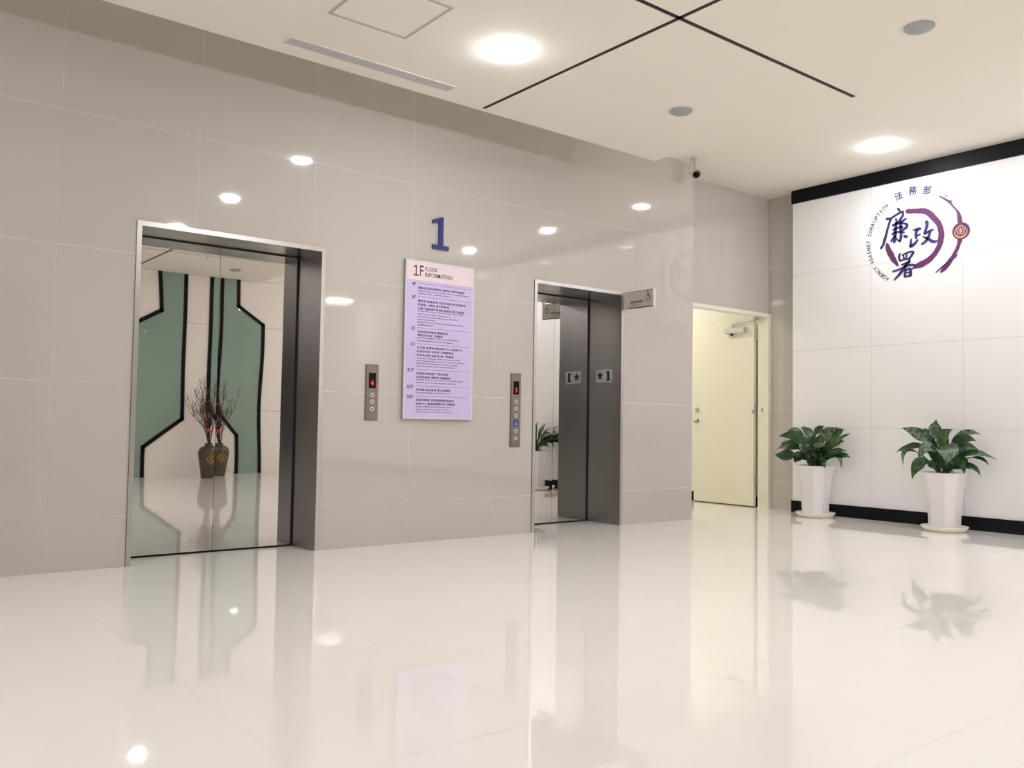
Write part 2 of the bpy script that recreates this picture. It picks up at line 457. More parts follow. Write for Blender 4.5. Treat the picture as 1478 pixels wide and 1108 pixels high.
def elevator(E, splay, seam, label, seeds):
    x0, x1, zt, D = E; lip = .03; pr = -.006
    root = thing('elevator_entrance', label, 'elevator', ((x0+x1)/2, 0, 0), 'lift entrances in the tiled wall')
    # jambs: face plates with a lip on the wall
    jl = MB().prism([Vector((x0+lip, pr, 0)), Vector((x0+lip+splay, D, 0)), Vector((x0+.002, D, 0)), Vector((x0+.002, pr, 0))], (0, 0, zt-lip)).build('jamb', M_STEEL, root)
    jr = MB().prism([Vector((x1-lip, pr, 0)), Vector((x1-.002, pr, 0)), Vector((x1-.002, D, 0)), Vector((x1-lip-splay, D, 0))], (0, 0, zt-lip)).build('jamb', M_STEEL, root)
    hd = MB().box((x0+.002, pr, zt-lip), (x1-.002, D+.02, zt-.001)).build('header', M_STEEL, root)
    for a, b, p in (((x0+.001, pr-.002, 0), (x0+lip, pr, zt-lip), jl), ((x1-lip, pr-.002, 0), (x1-.001, pr, zt-lip), jr), ((x0+.001, pr-.002, zt-lip), (x1-.001, pr, zt), hd)):
        MB().box(a, b).build('edge_strip', M_LIP, p)
    MB().box((x0-.02, D+.032, 0), (x1+.02, D+.05, zt)).build('shaft_shade_sheet', M_GAP, root)  # black sheet in place of the unlit shaft behind the leaves
    MB().box((x0+lip, D-.004, 0.0005), (x1-lip, D+.031, .004)).build('sill_shade_strip', M_GAP, root)  # flat black strip paints the dark gap at the foot of the leaves
    ga = .0025; xr = x1-lip-splay; xl = x0+lip+splay; zh = zt-lip
    for a, b in (((xr-.010, D-.008, 0), (xr, D+.03, zh-.008)), ((xl, D-.008, 0), (xl+.010, D+.03, zh-.008)), ((xl, D-.008, zh-.008), (xr, D+.03, zh))):
        MB().box(a, b).build('gap_shade_strip', M_GAP, root)  # solid black strips paint the shade in the gaps between leaves and frame
    a = mirror_leaf('door_leaf', x0+lip+splay-.02, seam-ga/2, .012, zt-.02, D, .0046, seeds[0], root)
    b = mirror_leaf('door_leaf', seam+ga/2, x1-lip-splay+.02-.004, .012, zt-.02, D, -.0046, seeds[1], root)
    return root, a, b, jr
ev1, l1a, l1b, j1 = elevator(E1, .028, 2.103, 'wide mirror-door elevator next to the panel showing a red 4', (3, 4))
ev2, l2a, l2b, j2 = elevator(E2, .006, 5.239, 'narrow mirror-door elevator beside the blade sign, with a star plate in its jamb', (5, 6))

def sticker(parent, p):
    c = Vector(p); y = c.y-.0035
    o = MB().lathe([(.021, 0), (.024, 0), (.024, .002), (.021, .002), (.021, 0)], (c.x, y, c.z), 28, 'y').build('door_sticker', M_PWHITE, parent)
    MB().lathe([(.0, 0), (.012, 0), (.012, .002), (.0, .002)], (c.x, y, c.z), 20, 'y').build('sticker_dot', M_PWHITE, o)
sticker(l1a, (1.985, .315, 2.0)); sticker(l2a, (5.108, .42, 2.008))

# star plate on the right jamb of the second lift
XS = E2[1]-.03-.006
sp = MB().prism([Vector((XS+.0035, .317, 1.299)), Vector((XS+.0012, .099, 1.294)), Vector((XS+.0012, .099, 1.414)), Vector((XS+.0035, .317, 1.416))], (-.0035, 0, 0)).build('star_plate', M_ALUL, j2)
st = MB(); cy_, cz_ = .258, 1.358; pts = []
for k in range(10):
    R = .047 if k % 2 == 0 else .019; A = math.pi/2 + k*math.pi/5
    pts.append(Vector((XS-.0016, cy_ - R*math.cos(A), cz_ + R*math.sin(A))))
st.prism(pts, (-.001, 0, 0)); st.build('star_mark', M_PBLACK, sp)
nm = MB()
for (a, b, c, d) in ((.166, .132, 1.312, 1.400), (.180, .118, 1.312, 1.322)):
    nm.box((XS-.0028, b, c), (XS-.0016, a, d))
nm.prism([Vector((XS-.0028, .166, 1.400)), Vector((XS-.0028, .184, 1.386)), Vector((XS-.0028, .166, 1.384))], (.001, 0, 0))
nm.build('numeral', M_PBLACK, sp)

# ------------------------------------------------------------------ hall call panels
DIG = {'4': ["..#.", ".##.", "#.#.", "####", "..#."], '1': [".#.", "##.", ".#.", ".#.", "###"]}
def call_panel(x0, x1, z0, z1, digit, disp, buttons, label, access=None):
    cx = (x0+x1)/2; root = thing('call_panel', label, 'call panel', (cx, 0, z0))
    pl = MB().prism([Vector((x0, 0, z0)), Vector((x1, 0, z0)), Vector((x1, 0, z1)), Vector((x0, 0, z1))], (0, -.006, 0))
    f = .006
    o = len(pl.v)
    pl.v += [(x0, -.006, z0), (x1, -.006, z0), (x1, -.006, z1), (x0, -.006, z1), (x0+f, -.012, z0+f), (x1-f, -.012, z0+f), (x1-f, -.012, z1-f), (x0+f, -.012, z1-f)]
    pl.f += [tuple(o+i for i in q) for q in ((0,1,5,4), (1,2,6,5), (2,3,7,6), (3,0,4,7), (4,5,6,7))]
    plate = pl.build('plate', M_PLATE, root)
    d = MB().box((cx-.029, -.0135, disp[0]), (cx+.029, -.012, disp[1])).build('display', M_DISP, root)
    mbd = MB(); rows = DIG[digit]; px = .0062; zc = disp[0]+(disp[1]-disp[0])*.36
    for r, row in enumerate(rows):
        for c, ch in enumerate(row):
            if ch == '#':
                X = cx + (c-len(row)/2)*px; Z = zc + (len(rows)/2-r-1)*px*1.25
                mbd.box((X+.0004, -.0145, Z+.0004), (X+px-.0004, -.0135, Z+px*1.25-.0004))
    mbd.build('digit', M_RED, d)
    for z in buttons:
        b = MB().lathe([(.0105, 0), (.0155, 0), (.0155, .0042), (.0105, .0042), (.0105, 0)], (cx, -.0165, z), 24, 'y').build('button', M_BTN, root)
        MB().lathe([(.0, 0), (.0104, 0), (.0104, .002), (.0, .002)], (cx, -.0158, z), 20, 'y').build('button_cap', M_BTNC, b)
    for z in (z0+.028, z1-.03):
        MB().lathe([(.0, 0), (.003, 0), (.003, .001), (0, .001)], (cx, -.0128, z), 12, 'y').build('screw', M_BTNC, root)
    if access:
        q = MB().box((cx-.024, -.0145, access-.026), (cx+.024, -.012, access+.026)).build('access_tile', M_ABLUE, root)
        ic = MB(); wheelchair(ic, lambda u, v: (cx+u*.036, -.0147, access+v*.036), (0, -.0006, 0)); ic.build('wheelchair_mark', M_PWHITE, q)
    return root
def wheelchair(mb, fn, d):
    """unit square -.5...5"""
    ring = [(.11*math.cos(a)-.06*0-.05, .11*math.sin(a), 0) for a in []]
    arc = []
    for k in range(16):
        a = math.radians(100 + k*17.5); arc.append((-.05+.25*math.cos(a), -.18+.25*math.sin(a), .065))
    stroke(mb, arc, fn, d, cap=False)
    stroke(mb, [(-.06, .26, .085), (-.05, .0, .085), (.14, -.02, .075), (.27, -.28, .075), (.38, -.24, .07)], fn, d, cap=False) if False else None
    for seg in ([(-.07, .25, .09), (-.05, .0, .09)], [(-.05, -.02, .075), (.14, -.02, .075)], [(.13, -.02, .075), (.26, -.30, .075)], [(.25, -.29, .06), (.36, -.25, .06)], [(-.06, .14, .055), (.13, .12, .055)]):
        stroke(mb, seg, fn, d, cap=False)
    pts = [Vector(fn(-.07+.075*math.cos(k*math.pi/6), .37+.075*math.sin(k*math.pi/6))) for k in range(12)]
    mb.prism(pts, d)
call_panel(3.069, 3.175, .910, 1.314, '4', (1.142, 1.254), [1.094, 1.045, .992], 'steel call panel with a red 4 and three buttons beside the wide elevator')
call_panel(4.406, 4.513, .711, 1.315, '1', (1.140, 1.250), [1.082, 1.024, .966, .842, .782], 'tall steel call panel with a blue wheelchair tile beside the narrow elevator', access=.906)

# ------------------------------------------------------------------ blue floor numeral
nb = MB().prism([Vector((a, 0, b)) for a, b in ((3.615, 2.457), (3.690, 2.487), (3.712, 2.487), (3.712, 2.267), (3.763, 2.267), (3.763, 2.236), (3.616, 2.236), (3.616, 2.267), (3.671, 2.267), (3.671, 2.447), (3.615, 2.429))], (0, -.018, 0))
tag(nb.build('floor_numeral', M_BLUE), 'large blue raised numeral 1 on the wall above the lilac directory board', 'numeral')

# ------------------------------------------------------------------ directory board
bx0, bx1, bz0, bz1, by = 3.372, 4.002, .926, 2.124, -.030
board = thing('directory_board', 'tall lilac floor directory board with pink heading between the elevators', 'sign', ((bx0+bx1)/2, 0, bz0))
MB().box((bx0, by+.006, bz0), (bx1, 0, bz1)).build('back_panel', M_BOARDB, board)
MB().box((bx0, by, bz0), (bx1, by+.006, bz1)).build('face_sheet', M_BOARD, board)
e = .012
MB().box((bx0+e, by-.0008, bz0+e), (bx1-e, by, 1.972)).build('lilac_field', M_LILAC, board)
MB().box((bx0+e, by-.0008, 1.972), (bx1-e, by, bz1-e)).build('pink_field', M_PINK, board)
TY = by-.0016; BOLD = .006
AX, AZ = (1, 0, 0), (0, 0, 1)
hd = MB(); add_text(hd, 'F', .1, (3.494, TY, 2.004), AX, AZ, width=.034, height=.082)
hd.prism([Vector((3.440+a*.045, TY, 2.004+b*.082)) for a, b in ((.05, .86), (.48, 1), (.62, 1), (.62, .12), (1, .12), (1, 0), (0, 0), (0, .12), (.4, .12), (.4, .84), (.05, .74))], (0, .0004, 0))
hd.build('heading_code', M_INKD, board)
hd = MB(); add_text(hd, 'FLOOR', .05, (3.544, TY, 2.050), AX, AZ, width=.110, height=.030)
add_text(hd, 'INFORMATION', .05, (3.544, TY, 2.005), AX, AZ, width=.248, height=.032)
hd.build('heading_words', M_INKD, board)
BLK = [('4F', 3.427, 1.928, [('c', 1.911, '肅貪組‧政風業務組‧督察室‧第四會議室', .430), ('e', 1.887, 'Malpractice Investigation Division, Civil Service Ethics Division', .470), ('e', 1.868, 'Inspection Office, Conference Room 4', .300)]),
 ('3F', 3.427, 1.828, [('c', 1.811, '署長室‧副署長室‧主任秘書室‧綜合規劃組', .440), ('c', 1.783, '防貪組‧人事室‧貴賓接待室', .285), ('c', 1.754, '公職人員財產申報資料查閱室‧第三會議室', .430), ('e', 1.734, 'Director-General Office, Deputy Director-General Office', .420), ('e', 1.711, 'Chief Secretary Office, Planning Division', .300), ('e', 1.691, 'Corruption Prevention Division, Personnel Office', .365), ('e', 1.670, 'Guest Reception Room', .165), ('e', 1.650, 'Meeting Room for the Declared Properties of the Officials', .428), ('e', 1.631, 'Conference Room 3', .145)]),
 ('2F', 3.428, 1.592, [('c', 1.578, '北部地區調查組‧電腦機房', .275), ('c', 1.552, '通訊機房‧第二會議室', .230), ('e', 1.531, 'Northern Investigation Office, Computer Facilities', .375), ('e', 1.510, 'Communication Room, Conference Room 2', .330)]),
 ('1F', 3.428, 1.471, [('c', 1.458, '主計室‧秘書室‧廉政展示中心‧新聞中心', .420), ('c', 1.430, '記者招待室‧收發室‧公開閱覽室', .335), ('c', 1.401, '司機休息室‧哺育室‧第一會議室', .335), ('e', 1.377, 'Accounting and Statistics Office, Administration Office', .400), ('e', 1.357, 'Anti-corruption Exhibition Center, Newsroom, Press Room', .432), ('e', 1.338, 'Mail Room, Public Reading Room, Drivers Lounge', .372), ('e', 1.318, 'Infant Care, Nursery Room, Conference Room 1', .350)]),
 ('B1F', 3.406, 1.278, [('c', 1.263, '偵查庭‧詢問室‧律師休息室', .290), ('c', 1.235, '民眾等候區‧檔案室‧電腦教室', .312), ('e', 1.215, 'Investigation Room, Interrogation Room, Lawyer Lounge', .428), ('e', 1.194, 'Reception Room, Archives, Computer Laboratory', .362)]),
 ('B2F', 3.406, 1.153, [('c', 1.140, '停車場‧物品庫房‧第五會議室', .310), ('e', 1.118, 'Parking Lot, Storage, Conference Room 5', .312)]),
 ('B3F', 3.404, 1.077, [('c', 1.063, '肅貪組庫房‧北部地區調查組庫房', .345), ('c', 1.035, '訓練中心‧圖書閱覽室‧第六會議室', .358), ('e', 1.012, 'Storage of Malpractice Investigation Division', .330), ('e', .992, 'Storage of Northern Investigation Office', .293), ('e', .973, 'Training Center, Library, Conference Room 6', .330)])]
for code, xx, zz, lines in BLK:
    t = MB(); add_text(t, code, .04, (xx, TY, zz), AX, AZ, height=.027, width=.017*len(code)+.002); t.build('floor_code', M_INK, board)
    t = MB()
    for kind, z, s_, wd in lines:
        if kind == 'c': add_text(t, s_, .022, (3.482, TY, z-.004), AX, AZ, width=wd, height=.019)
        else: add_text(t, s_, .014, (3.482, TY, z-.001), AX, AZ, width=wd, height=.0125)
    t.build('floor_listing', M_INK, board)
    MB().box((3.478, TY, zz+.020), (3.965, by-.0008, zz+.0214)).build('rule_line', M_INK, board)

# ------------------------------------------------------------------ blade sign
BOLD = .006
bs = thing('blade_sign', 'small projecting wheelchair blade sign on the wall beside the narrow elevator', 'sign', (5.755, 0, 1.964))
MB().box((5.745, -.325, 1.972), (5.765, -.012, 2.116)).build('plate', M_SIGN, bs)
MB().box((5.742, -.022, 1.960), (5.768, 0, 2.124)).build('wall_rail', M_SIGNE, bs)
MB().box((5.742, -.338, 1.964), (5.768, -.325, 2.124)).build('end_cap', M_SIGNE, bs)
MB().box((5.744, -.325, 2.116), (5.766, -.022, 2.120)).build('edge_rail', M_ALU, bs)
MB().box((5.744, -.325, 1.966), (5.766, -.022, 1.972)).build('edge_rail', M_ALU, bs)
for xs, sg in ((5.7446, 1), (5.7654, -1)):
    t = MB(); n_ = (-.0006*sg, 0, 0)
    fy = (lambda u, v: (xs, -.272-u*.09, 2.068+v*.098)) if sg == 1 else (lambda u, v: (xs, -.272+u*.09, 2.068+v*.098))
    wheelchair(t, fy, n_); t.build('wheelchair_mark', M_INKS, bs)
    t = MB(); ax = (0, -1*sg, 0); oy = -.055 if sg == 1 else -.215
    add_text(t, '無障礙專用電梯', .03, (xs-.0005*sg, oy, 2.010), ax, AZ, width=.155, height=.024)
    add_text(t, 'Accessible Elevator', .014, (xs-.0005*sg, oy, 1.990), ax, AZ, width=.105, height=.010)
    t.build('lettering', M_INKS, bs)

# ------------------------------------------------------------------ wall logo
LX = XR-.006
lg = thing('wall_logo', 'round purple brush-ring logo with indigo characters on the white wall', 'logo', (XR, -1.41, 2.76))
def crop(ox, oy, sc, s=1.0):
    def fn(a, b):
        p = onX(ox+a/sc, oy+b/sc, XR); return (LX, p.y, p.z)
    return fn
CA, CB, CC, CD = crop(1255, 280, 15.83), crop(1285, 310, 11.075), crop(1350, 270, 8.517), crop(1220, 240, 6.155)
DD = (.0058, 0, 0)
def glyph(name, m, items, rough=0.06):
    t = MB()
    for fn, pts in items: stroke(t, [(a, b, w_*1.1) for a, b, w_ in pts], fn, DD, rough)
    return t.build(name, m, lg)
glyph('character', M_CHAR, [
 (CA, [(650, 330, 40), (675, 355, 58), (690, 385, 40)]),
 (CA, [(400, 565, 60), (480, 560, 44), (600, 485, 40), (700, 425, 44), (775, 400, 52)]),
 (CA, [(490, 575, 46), (440, 720, 44), (385, 930, 50), (335, 1100, 56), (318, 1160, 44), (292, 1200, 40), (265, 1238, 46)]),
 (CA, [(608, 555, 30), (618, 610, 40), (625, 670, 40)]),
 (CA, [(770, 440, 44), (760, 500, 50), (690, 600, 44), (640, 670, 34)]),
 (CA, [(845, 558, 28), (780, 600, 44), (720, 650, 40)]),
 (CA, [(535, 715, 48), (620, 680, 40), (740, 660, 44), (865, 690, 46)]),
 (CA, [(868, 690, 44), (845, 760, 56), (770, 815, 44)]),
 (CA, [(550, 820, 44), (640, 775, 38), (760, 745, 40)]),
 (CA, [(525, 915, 44), (640, 865, 38), (760, 870, 40), (808, 868, 24)]),
 (CA, [(615, 660, 54), (600, 830, 64), (585, 1000, 60), (568, 1105, 50)]),
 (CA, [(715, 640, 50), (722, 800, 62), (725, 960, 58), (700, 1078, 46)]),
 (CA, [(600, 960, 44), (540, 1020, 44), (498, 1082, 40)]),
 (CA, [(620, 1010, 26), (660, 1060, 36), (705, 1075, 40)]),
 (CA, [(800, 960, 56), (840, 968, 60), (868, 965, 40)])])
glyph('character', M_CHAR, [
 (CB, [(372, 246, 20), (420, 232, 34), (480, 220, 40)]),
 (CB, [(440, 235, 32), (412, 300, 40), (418, 375, 36)]),
 (CB, [(425, 330, 22), (480, 312, 22)]),
 (CB, [(335, 385, 20), (332, 440, 34), (325, 505, 36)]),
 (CB, [(322, 510, 34), (380, 472, 40), (445, 398, 20)]),
 (CB, [(585, 112, 56), (590, 170, 44), (568, 240, 38), (548, 300, 34)]),
 (CB, [(556, 300, 28), (620, 262, 28), (680, 236, 34)]),
 (CB, [(640, 270, 34), (608, 360, 40), (560, 430, 38), (500, 470, 24)]),
 (CB, [(520, 345, 18), (600, 380, 40), (690, 425, 46), (762, 412, 14)])])
glyph('character', M_CHAR, [
 (CB, [(160, 618, 20), (142, 680, 34), (158, 732, 30)]),
 (CB, [(195, 645, 18), (290, 598, 26), (370, 590, 30), (345, 645, 34), (300, 700, 26)]),
 (CB, [(208, 640, 20), (225, 705, 24)]), (CB, [(268, 632, 18), (256, 690, 24)]),
 (CB, [(160, 738, 22), (240, 708, 24), (320, 708, 22)]),
 (CB, [(188, 800, 24), (260, 766, 26), (320, 745, 24)]),
 (CB, [(312, 735, 30), (262, 795, 44), (215, 865, 42), (140, 960, 34), (62, 1045, 14)]),
 (CB, [(45, 905, 24), (150, 870, 26), (250, 825, 28)]),
 (CB, [(250, 815, 30), (310, 800, 34), (385, 800, 30)]),
 (CB, [(248, 870, 26), (238, 930, 34), (233, 990, 30)]),
 (CB, [(250, 880, 24), (312, 862, 36), (328, 910, 40), (325, 970, 34)]),
 (CB, [(262, 925, 18), (312, 916, 18)]), (CB, [(240, 985, 24), (332, 968, 28)]),
 (CB, [(345, 862, 14), (385, 845, 18), (410, 830, 10)])])
ring = glyph('brush_ring', M_RING, [
 (CD, [(552, 400, 38), (640, 396, 40), (720, 402, 46), (782, 450, 52), (832, 512, 46), (853, 580, 46), (850, 650, 44), (834, 710, 38), (800, 770, 36), (745, 828, 42), (680, 868, 46), (622, 890, 30)]),
 (CD, [(374, 690, 22), (386, 740, 42), (420, 808, 46), (468, 880, 16)])], .10)
glyph('outer_swoosh', M_RING, [
 (CC, [(58, 112, 16), (120, 148, 26), (170, 180, 28), (215, 230, 22), (258, 278, 20), (290, 335, 40), (306, 440, 52)]),
 (CC, [(165, 172, 14), (205, 172, 14)]), (CC, [(110, 92, 8), (146, 112, 12)]),
 (CC, [(306, 640, 46), (276, 740, 34), (230, 832, 34), (180, 910, 46), (120, 990, 46), (70, 1045, 20)]),
 (CC, [(150, 930, 16), (80, 985, 14), (8, 1048, 8)]), (CC, [(272, 825, 8), (242, 872, 10)])], .10)
# emblem disc
ey, ez = -1.866, 2.763
dsk = MB().lathe([(0, 0), (.079, 0), (.079, .009), (0, .009)], (XR-.0095, ey, ez), 40, 'x').build('emblem_disc', M_DISC, lg)
fe = lambda u, v: (XR-.0108, ey-u, ez+v)
cr_ = MB(); arc = [(.058*math.cos(a), .058*math.sin(a)-.002, .003+.012*math.sin((k)/20*math.pi)) for k, a in [(k, math.radians(165+k*10.5)) for k in range(21)]]
stroke(cr_, arc, fe, (.0012, 0, 0)); cr_.build('gold_crescent', M_GOLD, dsk)
pt = MB()
for k in range(5):
    A = math.pi/2+k*2*math.pi/5; px_, pz_ = .026*math.cos(A), .026*math.sin(A)+.008
    stroke(pt, [(px_+.0175*math.cos(A+math.radians(-115+q*23)), pz_+.0175*math.sin(A+math.radians(-115+q*23)), .006) for q in range(11)], fe, (.0012, 0, 0), cap=False)
    stroke(pt, [(.012*math.cos(A), .012*math.sin(A)+.008, .006), (.03*math.cos(A), .03*math.sin(A)+.008, .004)], fe, (.0012, 0, 0))
pt.build('blossom_outline', M_PETAL, dsk)
bt = MB(); stroke(bt, [(0, .03, .006), (0, .010, .016), (0, -.008, .012)], fe, (.0014, 0, 0)); stroke(bt, [(-.015, -.012, .006), (.015, -.012, .006)], fe, (.0014, 0, 0)); bt.build('blossom_heart', M_GOLD, dsk)
# arc lettering: circle about (LCY, LCZ)
LCY, LCZ = -1.412, 2.760
def ang(a, b):
    p = CD(a, b); u, v = -(p[1]-LCY), p[2]-LCZ; return math.atan2(v, u), math.hypot(u, v)
BOLD = .022
a0, r0 = ang(375, 1000); a1, r1 = ang(365, 352); aM, rM = ang(212, 640)
if a1 < 0: a1 += 2*math.pi
if a0 < 0: a0 += 2*math.pi
txt = 'AGENCY AGAINST CORRUPTION'; n = len(txt)
for i, ch in enumerate(txt):
    if ch == ' ': continue
    q = i/(n-1); A = a0+(a1-a0)*q; t = MB()
    R = (r0*(1-q)*(1-2*q) + 4*q*(1-q)*rM*1.0 + r1*q*(2*q-1)) if True else rM
    u, v = math.cos(A), math.sin(A)
    # letters stand on the circle: tops outward, read clockwise
    add_text(t, ch, .045, (XR-.0012, LCY-R*u, LCZ+R*v), (0, -v, -u) if True else 0, (0, -u, v), width=(.010 if ch == 'I' else .030), height=.040, center=True)
    t.build('arc_letter', M_TXT, lg)
for (a, b), ch in zip(((475, 264), (601, 215), (729, 211)), '法務部'):
    p = CD(a, b); A, R = ang(a, b); tl = A-math.pi/2; t = MB()
    add_text(t, ch, .08, (XR-.0025, p[1], p[2]), (0, -math.cos(tl*.75), math.sin(tl*.75)), (0, math.sin(tl*.75), math.cos(tl*.75)), width=.080, height=.085, center=True)
    t.build('ministry_character', M_CHAR, lg)

# ------------------------------------------------------------------ door in the recess
door = struct(bpy.data.objects.new('door_1', None)); COL.objects.link(door); door.location = (8.3, .45, 0)
door['label'] = 'cream door standing open in the recess beside the elevator wall'
fj = MB().box((8.310, .285, 0), (8.3615, .34, 2.185)).box((8.322, .34, 0), (8.44, .43, 2.17)).build('door_frame', M_CREAM, door)
MB().box((XC, .285, 2.145), (8.310, .34, 2.185)).box((XC, .34, 2.155), (8.322, .43, 2.185)).build('door_frame', M_CREAM, door)
MB().box((XC+.0005, .312, 0), (XC+.04, .43, 2.145)).build('door_frame', M_CREAM, door)
MB().box((8.318, .36, 1.085), (8.3215, .385, 1.125)).build('strike_plate', M_CHROME, fj)
LZ0, LZ1, LY0, LY1, LXF = .012, 2.135, .475, 1.335, 8.302
leaf = MB().box((LXF, LY0, LZ0), (LXF+.045, LY1, LZ1)).build('door_leaf', M_CREAM, door)
kn = MB().lathe([(0, 0), (.016, .002), (.026, .012), (.028, .024), (.022, .036), (.012, .042), (.012, .052), (.028, .054), (.028, .058), (0, .058)], (LXF-.058, 1.285, .973), 24, 'x').build('door_knob', M_CHROME, leaf, smooth=True)
MB().lathe([(0, 0), (.024, .002), (.028, .010), (.028, .018), (0, .018)], (LXF-.018, 1.285, 1.105), 24, 'x').build('dead_bolt', M_CHROME, leaf, smooth=True)
MB().box((LXF-.012, LY0-.0008, 1.06), (LXF+.0, LY0+.012, 1.10)).build('latch', M_CHROME, leaf)
cl = MB().box((LXF-.055, .575, 1.992), (LXF, .855, 2.055)).build('door_closer', M_ALUL, leaf)
MB().lathe([(0, 0), (.016, 0), (.016, .03), (0, .03)], (LXF-.028, .76, 1.965), 16).build('closer_spindle', M_ALU, cl)
ca_ = MB().tube([(LXF-.028, .75, 2.055), (LXF-.028, .75, 2.105)], .010, 8).tube([(LXF-.028, .75, 2.105), (LXF-.04, .46, 2.118)], .008, 8).tube([(LXF-.04, .46, 2.118), (LXF-.03, .43, 2.13)], .012, 8)
ca_.box((LXF-.08, .405, 2.118), (LXF+.0, .445, 2.146)); ca_.build('closer_arm', M_ALUL, cl)
for z in (.25, 1.08, 1.9):
    MB().tube([(LXF+.02, LY0-.02, z), (LXF+.02, LY0-.02, z+.1)], .008, 10).build('hinge', M_CHROME, leaf)

# ------------------------------------------------------------------ ceiling fittings
def downlight(x, y, z, lit, label, group):
    root = thing('downlight', label, 'ceiling light', (x, y, z-.012), group)
    MB().lathe([(.082, 0), (.083, -.002), (.106, -.0015), (.108, 0), (.082, 0)], (x, y, z), 40).build('trim_ring', M_RIM, root, smooth=True)
    MB().lathe([(0, -.026), (.03, -.0255), (.055, -.023), (.072, -.0175), (.0795, -.010), (.0815, 0), (0, 0)], (x, y, z), 40).build('lens', lit if lit else M_GREY, root, smooth=True)
    return root
LY = [-1.467, -3.18, -4.93, -6.66]
G_A = 'lit downlights by the crossed ceiling grooves'; G_B = 'lit downlights along the white wall'; G_C = 'lit downlights on the far side of the lobby'
for i, y in enumerate(LY):
    downlight(3.195, y, H1, M_LENS if i < 3 else None, ['lit round downlight in the dropped ceiling between the access hatch and the groove crossing', 'second lit downlight out from the elevator wall, beside the long black groove', 'third lit downlight out from the elevator wall, beside the long black groove', 'unlit round downlight beside the long black groove, near the green glass panels'][i], G_A if i < 3 else 'unlit round downlights')
for i, y in enumerate([-1.49, -3.2, -5.0, -6.7]):
    downlight(7.51, y, H2, M_LENS, ['lit round downlight above the white wall logo, nearest the recess door', 'second lit downlight from the recess door along the white wall', 'third lit downlight from the recess door along the white wall', 'fourth lit downlight from the recess door along the white wall'][i], G_B)
for i, y in enumerate([-1.478, -3.222, -4.93, -6.78]):
    downlight(4.775, y, H1, None, ['unlit grey round downlight nearest the elevator wall', 'second unlit grey round downlight out from the elevator wall', 'third unlit grey round downlight out from the elevator wall', 'fourth unlit grey round downlight out from the elevator wall'][i], 'unlit round downlights')
for y, which in zip(LY, ('nearest the elevator wall', 'second out from the elevator wall', 'third out from the elevator wall', 'nearest the glazed entrance')):
    downlight(-1.3, y, H1, M_LENS, 'lit round downlight by the cream end wall, '+which, G_C)
downlight(7.5, 1.75, 2.70, mat('corridor_lens', (255, 250, 240), .5, emit=LAMP*.7), 'lit round downlight in the corridor behind the cream door', 'corridor downlight')

lv = thing('louvre_light', 'bright square louvred ceiling light in the side hall', 'ceiling light', (7.64, -9.5, H1))
MB().box((7.44, -9.7, H1+.0), (7.84, -9.3, H1+.018)).build('lamp_tray', mat('tray_glow', (255, 252, 246), .5, emit=24), lv)
for k in range(5):
    q = 7.44+k*.1-.005; MB().box((max(7.44, q), -9.7, H1-.03), (q+.010, -9.3, H1-.001)).build('louvre_blade', M_ALUL, lv)
    q = -9.7+k*.1-.005; MB().box((7.44, max(-9.7, q), H1-.03), (7.84, q+.010, H1-.001)).build('louvre_blade', M_ALUL, lv)

vt = thing('air_vent', 'long narrow grey slot air vent at the edge of the dropped ceiling', 'vent', (2.69, -.727, H1))
vo = MB(); vo.cells((2.083, -.784, 3.292, -.668), [(2.096, -.773, 3.279, -.679)], lambda a, b, d: (a, b, d), H1-.004, H1); vo.build('vent_frame', M_RIM, vt)
MB().box((2.096, -.773, H1-.0015), (3.279, -.679, H1-.0005)).build('backing', M_VENTD, vt)
for k in range(5):
    y = -.766+k*.0205; MB().box((2.096, y-.005, H1-.004), (3.279, y+.005, H1-.0016)).build('slat', M_VENT, vt)

ht = thing('access_hatch', 'square access hatch with a grey outline in the dropped ceiling', 'hatch', (2.377, -1.453, H1))
ho = MB(); ho.cells((2.122, -1.704, 2.632, -1.197), [(2.140, -1.686, 2.614, -1.215)], lambda a, b, d: (a, b, d), H1-.003, H1); ho.build('hatch_frame', M_VENTD, ht)
MB().box((2.1415, -1.6845, H1-.002), (2.6125, -1.2165, H1)).build('hatch_panel', M_CEIL, ht)

# ------------------------------------------------------------------ security camera
sc_ = thing('security_camera', 'small ball security camera hanging on a stem at the corner of the tiled wall', 'camera', (6.53, -.139, H2))
MB().lathe([(0, -.012), (.034, -.012), (.040, -.004), (.040, 0), (0, 0)], (6.53, -.139, H2), 24).build('ceiling_plate', M_CAMW, sc_, smooth=True)
MB().tube([(6.53, -.139, H2-.01), (6.53, -.139, 3.402)], .013, 14).tube([(6.53, -.139, 3.404), (6.535, -.139, 3.372)], .008, 12).build('stem', M_CAMW, sc_, smooth=True)
dirv = (Vector((4.0, -3.4, 2.2)) - Vector((6.535, -.14, 3.335))).normalized(); cpos = Vector((6.537, -.139, 3.337))
def along(prof, n=24):
    b = MB(); e = dirv.cross(Vector((0, 0, 1))).normalized(); g = e.cross(dirv); o = 0
    for r, h in prof:
        for k in range(n):
            A = 2*math.pi*k/n; b.v.append(tuple(cpos + dirv*h + (e*math.cos(A)+g*math.sin(A))*r))
    for i in range(len(prof)-1):
        for k in range(n):
            k2 = (k+1) % n; b.f.append((i*n+k, i*n+k2, (i+1)*n+k2, (i+1)*n+k))
    b.f.append(tuple(reversed(range(n)))); b.f.append(tuple((len(prof)-1)*n+k for k in range(n)))
    return b
bd = along([(.012, -.062), (.030, -.050), (.041, -.02), (.043, .02), (.043, .038)]).build('housing', M_CAMW, sc_, smooth=True)
along([(.034, .0385), (.034, .043), (.030, .044)]).build('face_glass', M_LENSB, bd, smooth=True)
